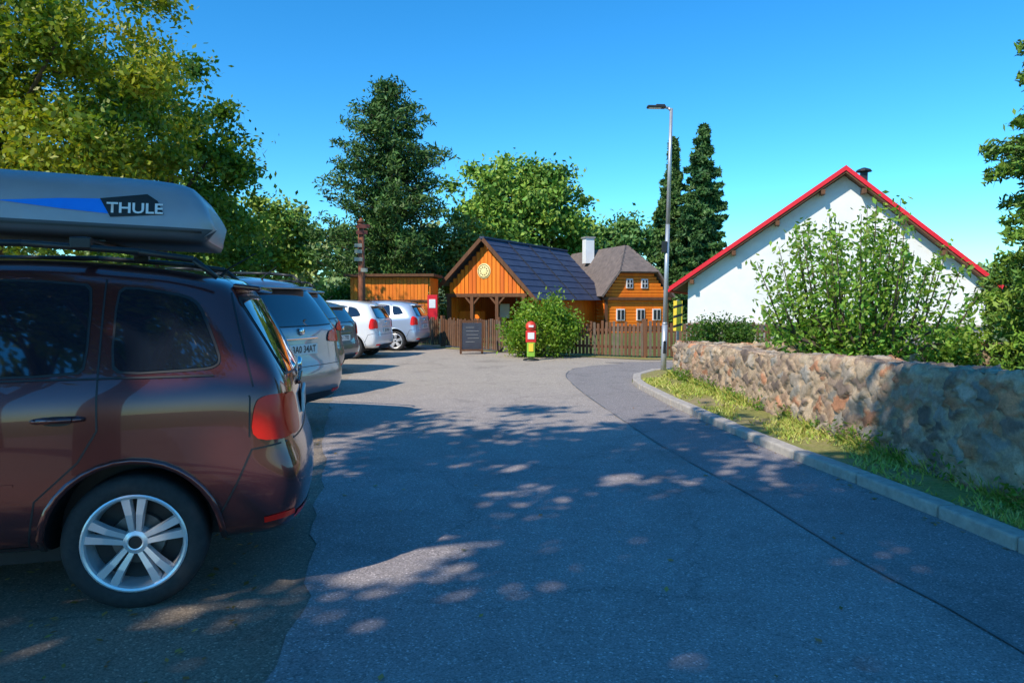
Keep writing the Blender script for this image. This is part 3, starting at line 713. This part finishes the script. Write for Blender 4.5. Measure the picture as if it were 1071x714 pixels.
def roof_box():
    xs=[-1.82,-1.80,-1.7,-1.5,-1.1,-.6,-.2,0,.10,.17,.215,.235,.25]; xs=[x+.05 for x in xs]
    hb=[.30,.6,.8,.92,1,1,1,.99,.97,.94,.88,.75,.5]; wbx=[.5,.72,.84,.92,1,1,1,1,.99,.97,.94,.90,.84]
    V=[];F=[]; n=44; zc=1.855
    for i,x in enumerate(xs):
        for k in range(n):
            t=2*math.pi*k/n; c,s=math.cos(t),math.sin(t); ex=.36
            y=.43*wbx[i]*abs(c)**ex*(1 if c>0 else -1); z=abs(s)**ex*(1 if s>0 else -1)
            z=zc+ (z*.27*hb[i] if z>0 else z*.085*min(1,hb[i]*1.3))
            tl=max(0,min(1,(x+.2)/.45))
            xx=x+tl*(.03 if z>zc else -.02)- max(0,z-zc)*.42*tl
            V.append((xx,y*(1-.14*max(0,(z-zc)/.27)),z-(x+.30)*.035))
    for i in range(len(xs)-1):
        for k in range(n): F.append((i*n+k,i*n+(k+1)%n,(i+1)*n+(k+1)%n,(i+1)*n+k))
    F.append(tuple(range(n))); F.append(tuple((len(xs)-1)*n+k for k in range(n)))
    me=bpy.data.meshes.new('roof_box'); me.from_pydata(V,[],F)
    bm=bmesh.new(); bm.from_mesh(me); bmesh.ops.recalc_face_normals(bm,faces=bm.faces); bmesh.ops.triangulate(bm,faces=[f for f in bm.faces if len(f.verts)>4]); bm.to_mesh(me); bv=BVHTree.FromBMesh(bm); bm.free()
    me.materials.append(pmat('box_silver',(.40,.39,.42),(.35,.34,.37),4,.42,.35,.15,bs=.15,bscale=300)); me.materials.append(pmat('box_base',(.08,.08,.09),(.06,.06,.07),4,.5))
    for p in me.polygons:
        p.material_index=1 if p.center.z+(p.center.x+.30)*.035<zc-.02 else 0; p.use_smooth=True
    link(bpy.data.objects.new('roof_box',me),car1)
    patch(bv,[(-.68,1.955),(-.40,1.975),(-.16,1.980),(.0,1.982),(.04,1.92),(-.16,1.90),(-.40,1.922)],'L',.004,M_blue,'box_stripe',car1,.03,False)
    patch(bv,[(-.22,1.98),(.0,2.01),(.05,1.975),(.08,1.905),(-.17,1.885)],'L',.006,M_black,'box_label',car1,.03,False)
    lettering('THULE',.076,car1,M_white,bv,'L',(-.055,1.93),.010,'box_lettering',bold=1.15)
    seam(bv,[(-1.74,1.884),(-1,1.858),(.26,1.818)],'L',car1,.006,.003,M_black,'lid_joint')
    mb=MB()
    for x in(-.25,-1.15): mb.box((x,0,1.772),(.07,.7,.014))
    mb.obj('box_clamps',[M_black],car1)
roof_box()
SUV=dict(w=.93,wb=2.66,fo=.9,zb=.30,R=.345,suv=1,clad=.10,paint=paint('silver_paint',(.24,.25,.28),.6,.3),mx=-1.9,
 top=[(-3.56,.92),(-3.2,1.06),(-2.45,1.18),(-1.6,1.66),(-1.1,1.74),(-.3,1.76),(.2,1.73),(.45,1.68),(.6,1.64)],
 belt=[(-3.56,.82),(-2.45,1.08),(-1,1.12),(.6,1.20)],
 xr=[.66,.74,.82,.90,.90,.85,.83,.80,.58,.50,.44],st=MPV['st'],
 win=[[(-1.90,1.17),(-1.07,1.18),(-1.07,1.60),(-1.30,1.58),(-1.55,1.45)],[(-.98,1.18),(-.10,1.20),(-.14,1.6),(-.98,1.61)],[(-.02,1.22),(.46,1.25),(.30,1.55),(-.05,1.59)]],
 seams=[[(-1.025,1.63),(-1.025,.42)],[(-.06,1.6),(-.10,.95),(-.40,.7),(-.46,.42)],[(-2.0,1.05),(-2.05,.42)],[(.40,.42),(.5,.75),(.82,.8)]],
 tail_side=[(.60,.97),(.84,.98),(.81,1.14),(.66,1.14)],tail_rear=[(.50,1.0),(.91,.98),(.89,1.14),(.58,1.12)],
 handles=[(-.22,1.0),(-1.17,.98)],rearwin=[(-.70,1.19),(.70,1.19),(.60,1.58),(-.60,1.58)],rseams=[[(-.78,.74),(.78,.74)],[(-.70,1.14),(-.74,.74)],[(.70,1.14),(.74,.74)]],
 plate=.93,ws=MPV['ws'],rails=[-1.75,-1.6,-1.1,-.5,0,.3,.42],txt='3A0 34AT')
build_car((-3.12,8.25,0),math.radians(-18),SUV,W3)
def hatch(c,nm,**k):
    d=dict(w=.85,wb=2.5,fo=.82,zb=.24,R=.30,paint=paint(nm,c,k.pop('metal',.3),.28),mx=-1.75,
     top=[(-3.3,.74),(-2.95,.9),(-2.25,1.02),(-1.45,1.42),(-1.0,1.50),(-.3,1.51),(.1,1.47),(.35,1.42),(.5,1.38)],
     belt=[(-3.3,.66),(-2.25,.92),(-1,.97),(.5,1.04)],
     xr=[.52,.58,.64,.70,.70,.66,.65,.63,.46,.40,.35],st=[-2.9,-2.7,-2.5,-2.25,-2.,-1.7,-1.45,-1.2,-.9,-.6,-.35,-.1,.05],
     win=[[(-1.75,1.0),(-.98,1.02),(-.98,1.38),(-1.2,1.36),(-1.42,1.25)],[(-.90,1.02),(-.15,1.04),(-.22,1.36),(-.90,1.39)],[(-.07,1.07),(.25,1.10),(.10,1.29),(-.12,1.34)]],
     seams=[[(-.94,1.42),(-.94,.32)],[(-.10,1.35),(-.14,.8),(-.36,.62),(-.42,.32)],[(-1.85,.95),(-1.9,.32)],[(.35,.4),(.45,.62),(.64,.66)]],
     tail_side=[(.46,.76),(.65,.78),(.58,1.03),(.50,1.03)],tail_rear=[(.62,.78),(.83,.78),(.78,1.02),(.66,1.0)],
     handles=[(-.26,.87),(-1.1,.85)],rearwin=[(-.60,1.04),(.60,1.04),(.50,1.32),(-.50,1.32)],rseams=[[(-.66,.62),(.66,.62)],[(-.6,1.0),(-.62,.62)],[(.6,1.0),(.62,.62)]],
     plate=.72,ws=[(-2.2,-.62),(-1.5,-.52),(-1.44,0),(-1.5,.52),(-2.2,.62),(-2.28,0)])
    d.update(k); return d
build_car((-3.80,11.5,0),math.radians(-14),dict(SUV,paint=paint('grey_paint',(.12,.13,.16),.6,.3),txt='2S9 1174',w=.90),W3)
build_car((-4.12,15.1,0),math.radians(-15),hatch((.12,.13,.15),'graphite_paint',txt='4A1 7702'),W2)
build_car((-4.0,19.3,0),math.radians(-7),hatch((.82,.82,.82),'white_paint',metal=.0,txt='1SK 9034'),W2)
build_car((-3.35,22.4,0),math.radians(-9),hatch((.48,.57,.70),'pale_silver_paint',metal=.4,txt='6S2 5518'),W2)

# ---------------------------------------------------------------- buildings
M_wood=pmat('orange_wood',(1.0,.28,.012),(.85,.17,.008),5,.6,stretch=(1,1,.1),bs=.2)
M_wood_d=pmat('dark_wood',(.18,.075,.03),(.10,.042,.02),8,.8,stretch=(1,1,.15))
M_slate=pmat('slate_roof',(.035,.042,.085),(.06,.072,.12),3,.6,bs=.6,bscale=18)
M_shingle=pmat('shingle_roof',(.22,.17,.145),(.12,.095,.085),6,.85,bs=.7,bscale=20)
M_render=pmat('white_render',(.86,.86,.85),(.74,.73,.71),1.6,.9,bs=.3,bscale=30)
M_redtrim=pmat('red_trim',(.80,.012,.03),(.68,.01,.02),4,.5)
M_plinth=pmat('plinth_grey',(.34,.32,.31),(.26,.25,.24),6,.9)
M_win=pmat('pane',(.03,.04,.05),(.02,.025,.03),3,.05,spec=.8)
M_yellow=pmat('yellow_paint',(.95,.68,.05),(.88,.60,.04),9,.5)

def house_gate():
    k=1.2; a=math.atan2(-.456,.89); e=empty('wooden_gatehouse',(-.95*k,24*k,1.45*(1-k)),a,k); zg=1.45*(k-1)/k
    RZ=3.52; L=6.9; xl,zl=-1.62,1.98; xr_,zr=1.95,1.50
    sl=(RZ-zl)/(-xl); sr=(RZ-zr)/xr_
    def rz(x): return RZ+ (sl*x if x<0 else -sr*x)
    mb=MB(); x=-1.42
    while x<1.42:
        wd=.15; c=x+wd/2; z1=min(rz(x+.005),rz(x+wd-.005))-.06; z0=1.72
        if z1>z0: mb.box((c,.2+random.uniform(-.008,.008),(z0+z1)/2),(wd-.022,.03,z1-z0),m=random.choice((0,0,1)))
        x+=wd
    y=.3
    while y<L-.3:
        z1=rz(1.5)-.08; mb.box((1.5+random.uniform(-.005,.005),y,(zg+z1)/2),(.03,.132,z1-zg)); mb.box((-1.4,y,(zg+rz(-1.4)-.08)/2),(.03,.132,rz(-1.4)-.08-zg)); y+=.145
    mb.box((0,L-.3,(zg+1.9)/2),(2.8,.05,1.9-zg)); 
    M_wood2=pmat('orange_wood_weathered',(.88,.20,.012),(.62,.11,.008),5,.6,stretch=(1,1,.1))
    mb.obj('boards',[M_wood,M_wood2],e)
    mb=MB(); mb.poly([(-1.42,.23,1.72),(1.42,.23,1.72),(1.42,.23,rz(1.42)-.07),(0,.23,RZ-.07),(-1.42,.23,rz(-1.42)-.07)]); mb.obj('board_backing',[M_wood_d],e)
    mb2=MB()
    mb2.box((0,.17,1.68),(3.1,.12,.12))
    for px in(-1.42,-.5,.45,1.42): mb2.box((px,.16,(zg+1.64)/2),(.12,.12,1.64-zg))
    for px in(-.5,.45):
        for s in(-1,1): mb2.box((px+s*.15,.16,1.5),(.06,.07,.42),ry=s*.75)
    mb2.obj('frame',[M_wood_d],e,bevel=.006)
    mb=MB()
    def slab(x0,z0,x1,z1,y0,y1,t,m): 
        d=Vector((x1-x0,0,z1-z0)); n=Vector((-d.z,0,d.x)).normalized()*t
        if n.z<0:n=-n
        q=[(x0,z0),(x1,z1),(x1+n.x,z1+n.z),(x0+n.x,z0+n.z)]
        i=len(mb.v); mb.v+=[(p[0],y0,p[1]) for p in q]+[(p[0],y1,p[1]) for p in q]
        for f in((0,1,2,3),(7,6,5,4),(0,4,5,1),(1,5,6,2),(2,6,7,3),(3,7,4,0)): mb.f.append(tuple(i+z for z in f)); mb.m.append(m)
    n=9
    for i in range(n):
        t0,t1=i/n,(i+1)/n+.01
        slab(xr_*t0,RZ-sr*xr_*t0+.01,xr_*t1,RZ-sr*xr_*t1+.035,-.1,L,.025,0)
        slab(xl*t0,RZ+sl*xl*t0+.01,xl*t1,RZ+sl*xl*t1+.035,-.1,L,.025,0)
    for yy in(1.6,3.3,5.0): slab(.02,RZ+.06,xr_,zr+.06+.02,yy,yy+.05,.02,2)
    slab(0,RZ-.06,xr_,zr-.06,-.13,-.09,.12,1); slab(0,RZ-.06,xl,zl-.06,-.13,-.09,.12,1)
    mb.box((0,L/2,RZ+.05),(.16,L+.2,.06),m=0)
    mb.obj('roof',[M_slate,M_wood_d,pmat('batten',(.02,.02,.03),(.03,.03,.04),5,.6)],e)
    mb=MB(); mb.lathe([(.001,.03),(.22,.03),(.25,.02),(.25,.0)],28,0)
    for t in range(10):
        aa=t*.628; mb.box((.13*math.cos(aa),.034,.13*math.sin(aa)),(.035,.01,.035),m=1)
    mb.lathe([(.2,.034),(.215,.036),(.22,.034)],28,1); o=mb.obj('round_sign',[pmat('sign_cream',(.95,.85,.45),(.9,.72,.3),10,.5),M_wood_d],e); o.rotation_euler=(0,0,math.pi); o.location=(-.06,.18,2.48)
    mb=MB(); mb.box((-.95,.9,zg+.45),(.8,.4,.9),m=0); mb.box((-.2,1.8,zg+.9),(.5,.05,.5),m=1); mb.obj('counter',[M_wood,M_white],e)
house_gate()
def house2():
    k=1.3; a=math.atan2(.3,.95); e=empty('timber_cottage',(4.5*k,26.4*k,1.45*(1-k)),a,k); zg=1.45*(k-1)/k
    W=1.22; ze=1.62; RZ=3.52; L=6.0
    s=(RZ-ze)/(W+.2); zh=2.55; xh=(RZ-zh)/s
    mb=MB(); z=zg
    while z<zh:
        h=.12; xx=W if z<ze+.1 else (RZ-z-h-.08)/s
        xx=min(W,xx); 
        if xx>.2: mb.box((0,0,z+h/2),(2*xx,.09,h-.012))
        if z<ze: 
            for sd in(-1,1): mb.box((sd*W,L/2,z+h/2),(.09,L-.1,h-.012))
        z+=h
    mb.obj('log_wall',[M_wood],e,bevel=.012)
    mb=MB()
    mb.poly([(-W-.2,-.25,ze),(-xh,-.25,zh),(-0.0,.8,RZ),(0,L,RZ),(-W-.2,L,ze)],0); mb.poly([(W+.2,-.25,ze),(W+.2,L,ze),(0,L,RZ),(0,.8,RZ),(xh,-.25,zh)],0)
    mb.poly([(-xh,-.25,zh),(xh,-.25,zh),(0,.8,RZ)],0)
    o=mb.obj('roof',[M_shingle,M_wood_d],e); sd=o.modifiers.new('s','SOLIDIFY'); sd.thickness=.07; sd.offset=1
    mb=MB()
    for i in range(12):
        t=i/12; 
        for sg in(-1,1):
            x=sg*(W+.2)*(1-t); z=ze+(RZ-ze)*t; y0=-.25 if z<zh else -.25+1.05*(z-zh)/(RZ-zh)
            mb.box((x,(y0+L)/2,z+.085),(.02,L-y0,.02),m=0)
    mb.obj('shingle_courses',[M_shingle],e)
    mb=MB()
    for x in(-.3,.3):
        mb.box((x,-.06,2.12),(.26,.05,.34),m=1); mb.box((x,-.09,2.12),(.19,.02,.26),m=2); mb.box((x,-.103,2.12),(.02,.012,.26),m=1); mb.box((x,-.103,2.12),(.19,.01,.02),m=1)
    for x in(-.65,.15,.8): mb.box((x,-.06,1.0),(.32,.05,.42),m=1); mb.box((x,-.09,1.0),(.25,.02,.34),m=2); mb.box((x,-.103,1.0),(.02,.012,.34),m=1)
    mb.box((0,-.09,1.58),(2*W+.25,.14,.10),m=0); mb.box((0,-.07,.55),(2*W,.05,.05),m=0)
    for sg in(-1,1): mb.box((sg*W,-.07,1.0),(.10,.06,1.2),m=0)
    mb.obj('windows',[M_wood_d,M_white,M_win],e)
    mb=MB(); mb.box((-.5,3.2,3.5),(.36,.36,1.0),m=0); mb.box((-.5,3.2,4.02),(.44,.44,.06),m=1); mb.obj('chimney',[M_render,M_plinth],e)
house2()
def shed():
    e=empty('wooden_shed',(-4.6,27.5,0),math.radians(-3)); mb=MB(); x=-1.45
    while x<1.5: mb.box((x,random.uniform(-.008,.008),1.22),(.120,.04,2.3)); x+=.135
    for i in range(14): mb.box((-1.5,.1+i*.14,1.22),(.04,.13,2.3)); mb.box((1.5,.1+i*.14,1.22),(.04,.13,2.3))
    mb.obj('boards',[M_wood],e)
    mb=MB(); mb.box((0,1,2.46),(3.4,2.5,.10)); mb.box((0,-.04,1.5),(3,.05,.08)); mb.obj('roof',[M_wood_d],e)
shed()
def white_house():
    e=empty('white_gabled_house',(10,22,0),math.radians(-18)); RZ=5.42; a,b=5.13,4.34; zl,zr=1.85,1.67; D=11
    sl=(RZ-zl)/a; sr=(RZ-zr)/b; xl,xr_=-4.6,3.85; Y0=.42
    zt=lambda x: RZ-(sl*-x if x<0 else sr*x)-.12
    pl=[(xl,0),(xr_,0),(xr_,zt(xr_)),(0,zt(0)),(xl,zt(xl))]
    mb=MB(); mb.poly([(x,Y0,z) for x,z in pl]); mb.poly([(x,D,z) for x,z in pl]); mb.poly([(xl,Y0,0),(xl,D,0),(xl,D,zt(xl)),(xl,Y0,zt(xl))]); mb.poly([(xr_,Y0,0),(xr_,D,0),(xr_,D,zt(xr_)),(xr_,Y0,zt(xr_))])
    mb.obj('walls',[M_render],e)
    mb=MB(); mb.box(((xl+xr_)/2,Y0-.03,.36),(xr_-xl+.06,.06,.72),m=0); mb.box(((xl+xr_)/2,Y0-.08,.76),(xr_-xl+.1,.18,.06),m=1); mb.obj('plinth',[M_plinth,M_kerb],e)
    mb=MB()
    def slab(x0,z0,x1,z1,y0,y1,t,m):
        q=[(x0,z0),(x1,z1),(x1,z1+t),(x0,z0+t)]; i=len(mb.v); mb.v+=[(p[0],y0,p[1]) for p in q]+[(p[0],y1,p[1]) for p in q]
        for f in((0,1,2,3),(7,6,5,4),(0,4,5,1),(1,5,6,2),(2,6,7,3),(3,7,4,0)): mb.f.append(tuple(i+z for z in f)); mb.m.append(m)
    slab(-a,zl,0,RZ,0,D+.4,.08,0); slab(0,RZ,b,zr,0,D+.4,.08,0)
    slab(-a-.03,zl-.05,0,RZ-.03,-.035,-.004,.15,1); slab(0,RZ-.03,b+.03,zr-.05,-.035,-.004,.15,1)
    slab(-a+.1,zl-.03,0,RZ-.10,.003,D,.06,2); slab(0,RZ-.10,b-.1,zr-.03,.003,D,.06,2)
    for t in range(4):
        for sg in(-1,1):
            f=.12+t*.25; x=sg*f*(a if sg<0 else b); z=RZ-(sl if sg<0 else sr)*abs(x)-.2; mb.box((x,.22,z),(.12,.4,.14),m=2)
    mb.box((-a-.06,D/2,zl-.02),(.12,D,.10),m=1)
    mb.obj('roof',[pmat('grey_tile',(.10,.09,.09),(.07,.06,.06),8,.7,bs=.6,bscale=12),M_redtrim,M_wood_d],e)
    mb=MB(); mb.box((.62,1.0,5.25),(.20,.20,.45)); mb.tube((.62,1.,5.48),(.62,1.,5.54),.24,.20,12); mb.tube((.62,1.,5.54),(.62,1.,5.60),.20,.05,12); mb.obj('roof_vent',[M_black],e)
white_house()

def fence():
    e=empty('picket_fence'); mb=MB(); pts=[(-3.3,24.6),(-2.3,23.6),(-.4,21.0),(1.2,19.9),(3.4,18.7),(6.5,18.4)]
    for a,b in zip(pts[:-1],pts[1:]):
        a=Vector(a);b=Vector(b);d=b-a;L=d.length;ang=math.atan2(d.y,d.x); n=int(L/.105)
        for i in range(n):
            p=a+d*(i+.5)/n; h=.86+random.uniform(-.05,.05); mb.box((p.x,p.y,.06+h/2),(.07,.02,h),ang+random.uniform(-.05,.05),ry=random.uniform(-.03,.03),m=random.choice((0,0,1,2)))
        nrm=Vector((-d.y,d.x)).normalized()*.035; c=(a+b)/2+nrm
        for z in(.28,.72): mb.box((c.x,c.y,z),(L,.04,.07),ang,m=0)
        k=max(1,int(L/1.8))
        for i in range(k+1):
            p=a+d*i/k+nrm*1.8; mb.box((p.x,p.y,.5),(.11,.11,1.04),ang,m=0)
    mb.obj('pickets',[M_wood_d,pmat('picket_brown',(.20,.10,.055),(.13,.065,.035),6,.8),pmat('picket_grey',(.17,.12,.085),(.11,.08,.06),6,.85)],e)
fence()
flat('soil_verge',[(-1.3,21.6),(.5,20.2),(1.3,19.4),(3.3,18.1),(9,17.9),(9,18.6),(3.4,18.8),(1.2,20.0),(-.4,21.2),(-2.2,23.6),(-2.6,23.2)],.02,M_verge)

def lamp():
    e=empty('street_lamp',(3.05,14.6,0)); e.rotation_euler=(0,math.radians(1.1),0); mb=MB()
    mb.path([(0,0,.0),(0,0,1.0),(0,0,1.05),(0,0,3.),(0,0,5.27)],[.058,.056,.045,.042,.032],14)
    mb.path([(0,0,5.23),(-.06,0,5.28),(-.15,0,5.295)],[.03,.026,.024],10); mb.obj('post',[pmat('galvanised',(.50,.52,.54),(.42,.44,.46),12,.4,.5)],e,smooth=True)
    mb=MB(); mb.box((-.30,0,5.295),(.36,.15,.045)); mb.box((-.22,0,5.325),(.18,.10,.04)); mb.obj('lamp_head',[M_black],e,bevel=.012)
    mb=MB(); mb.box((-.33,0,5.27),(.24,.11,.008)); mb.obj('led_panel',[M_plate],e)
    mb=MB(); mb.box((-.06,-.02,2.55),(.10,.08,.22)); mb.box((0,-.058,.55),(.06,.01,.25)); mb.obj('junction_box',[M_black],e,bevel=.008)
lamp()
def marker():
    e=empty('warning_marker_sign',(3.42,15.0,0),-.25); mb=MB(); mb.tube((0,.03,0),(0,.03,1.5),.03,.03,10); mb.obj('post',[M_kerb],e)
    mb=MB(); mb.box((0,0,1.17),(.18,.012,.62)); mb.obj('board',[M_yellow],e)
    mb=MB()
    for i in range(3):
        z=.92+i*.20; mb.poly([(-.088,-.009,z),(.088,-.009,z+.05),(.088,-.009,z+.10),(-.088,-.009,z+.05)])
    mb.obj('stripes',[M_black],e)
marker()
def trail():
    e=empty('trail_signpost',(-4.95,24.0,0),.1); mb=MB(); mb.tube((0,0,0),(0,0,4.05),.13,.10,10); mb.tube((0,0,4.05),(0,0,4.2),.14,.02,10)
    mb.obj('post',[pmat('red_brown_wood',(.34,.11,.05),(.20,.07,.035),8,.8,stretch=(1,1,.2))],e,smooth=True)
    mb=MB(); 
    for z,w,s,m in((3.92,.42,.08,0),(3.72,.36,.04,0),(3.30,.24,-.08,1),(3.10,.24,-.08,1),(2.85,.26,-.08,1),(2.5,.22,.10,1)):
        mb.box((s,-.15,z),(w,.03,.12),m=m)
    mb.obj('finger_signs',[pmat('sign_maroon',(.16,.035,.025),(.12,.03,.02),8,.6),pmat('sign_board',(.38,.38,.30),(.3,.3,.24),8,.5)],e)
trail()
def chalk():
    e=empty('chalkboard_stand',(-1.12,20.2,0),.15); mb=MB()
    for s in(-1,1):
        mb.box((s*.30,0,.48),(.05,.04,.95),rx=.12,m=0); mb.box((s*.30,.22,.48),(.05,.04,.95),rx=-.18,m=0)
    mb.box((0,0,.50),(.56,.025,.76),rx=.12,m=1); mb.box((0,.05,.92),(.62,.05,.05),m=0); mb.box((0,-.055,.12),(.6,.05,.05),m=0)
    for i in range(5):
        zz=.75-i*.1; mb.box((random.uniform(-.05,.05),-.017-(zz-.5)*.12,zz),(random.uniform(.2,.38),.006,.012),rx=.12,m=2)
    mb.obj('board',[M_wood_d,pmat('slate_board',(.05,.055,.08),(.07,.08,.10),6,.6),pmat('chalk',(.35,.35,.35),(.3,.3,.3),20,.9)],e)
chalk()
def icon():
    e=empty('ice_cream_sign',(.47,18.0,0),0); mb=MB()
    mb.lathe([(.001,0),(.20,0),(.20,.04),(.06,.07),(.03,.1)],24,3,'Z')
    mb.box((0,0,.28),(.20,.06,.38),m=1); mb.box((0,0,.60),(.26,.07,.30),m=0)
    mb.obj('stand',[pmat('sign_red',(.75,.03,.02),(.6,.02,.02),5,.5),pmat('sign_green',(.30,.58,.05),(.26,.5,.04),5,.5),M_yellow,M_black],e,bevel=.02)
    mb=MB(); mb.lathe([(.001,-.07),(.10,-.05),(.135,0),(.10,.05),(.001,.07)],20,0); o=mb.obj('scoop',[pmat('sign_red2',(.75,.06,.02),(.6,.03,.02),5,.5)],e,smooth=True); o.location=(0,0,.85)
    mb=MB(); mb.box((0,-.042,.62),(.16,.012,.16),m=1); mb.box((0,-.042,.33),(.12,.012,.2),m=0); mb.box((0,-.07,.86),(.12,.012,.05),m=1); mb.obj('panel',[M_yellow,M_white],e)
icon()
e=empty('red_notice_box',(-2.75,25.2,0)); mb=MB(); mb.box((0,0,1.25),(.34,.2,.9),m=0); mb.box((0,.02,.4),(.1,.1,.8),m=1); mb.box((0,-.105,1.4),(.22,.01,.3),m=2); mb.obj('case',[M_redtrim,M_wood_d,M_white],e,bevel=.01)

# ---------------------------------------------------------------- light, sky, camera
L=bpy.data.lights.new('sun','SUN'); L.energy=5.0; L.angle=math.radians(.53); L.color=(1,.92,.78)
o=bpy.data.objects.new('sun',L); link(o); o.rotation_euler=SUN.to_track_quat('-Z','Y').to_euler(); o.location=(-20,-20,30)
wd=bpy.data.worlds.new('World'); scene.world=wd; wd.use_nodes=True; nt=wd.node_tree; bg=nt.nodes['Background']
sk=N(nt,'ShaderNodeTexSky',sky_type='NISHITA'); sk.sun_disc=False; sk.sun_elevation=el; sk.sun_rotation=az+math.pi; sk.air_density=1.0; sk.dust_density=.0; sk.ozone_density=2.5
hs=N(nt,'ShaderNodeHueSaturation'); hs.inputs['Saturation'].default_value=1.35; hs.inputs['Hue'].default_value=.492; hs.inputs['Value'].default_value=.15*1.5
gm=N(nt,'ShaderNodeGamma'); gm.inputs[1].default_value=1.2
h2=N(nt,'ShaderNodeHueSaturation'); h2.inputs['Value'].default_value=1.03/.15
nt.links.new(sk.outputs[0],hs.inputs['Color']); nt.links.new(hs.outputs[0],gm.inputs[0])
gx=N(nt,'ShaderNodeTexCoord'); sz=N(nt,'ShaderNodeSeparateXYZ'); nt.links.new(gx.outputs['Generated'],sz.inputs[0])
rp=ramp(nt,sz.outputs['Z'],[(0.0,(.36,.66,.80)),(.14,(.48,.80,.90)),(.42,(.75,.98,1.0)),(.8,(1.15,1.05,1.0))])
mc=mixc(nt,gm.outputs[0],rp.outputs[0],1.0,'MULTIPLY')
nt.links.new(mc,h2.inputs['Color']); nt.links.new(h2.outputs[0],bg.inputs[0]); bg.inputs[1].default_value=.15
cam=bpy.data.cameras.new('camera'); cam.lens=25.55; cam.sensor_width=36; cam.clip_end=3000; cam.clip_start=.05
co=bpy.data.objects.new('camera',cam); link(co); co.location=(0,0,1.45); co.rotation_euler=(math.radians(90-3.09),0,0)
scene.camera=co
scene.view_settings.view_transform='Standard'; scene.view_settings.look='None'; scene.view_settings.exposure=0
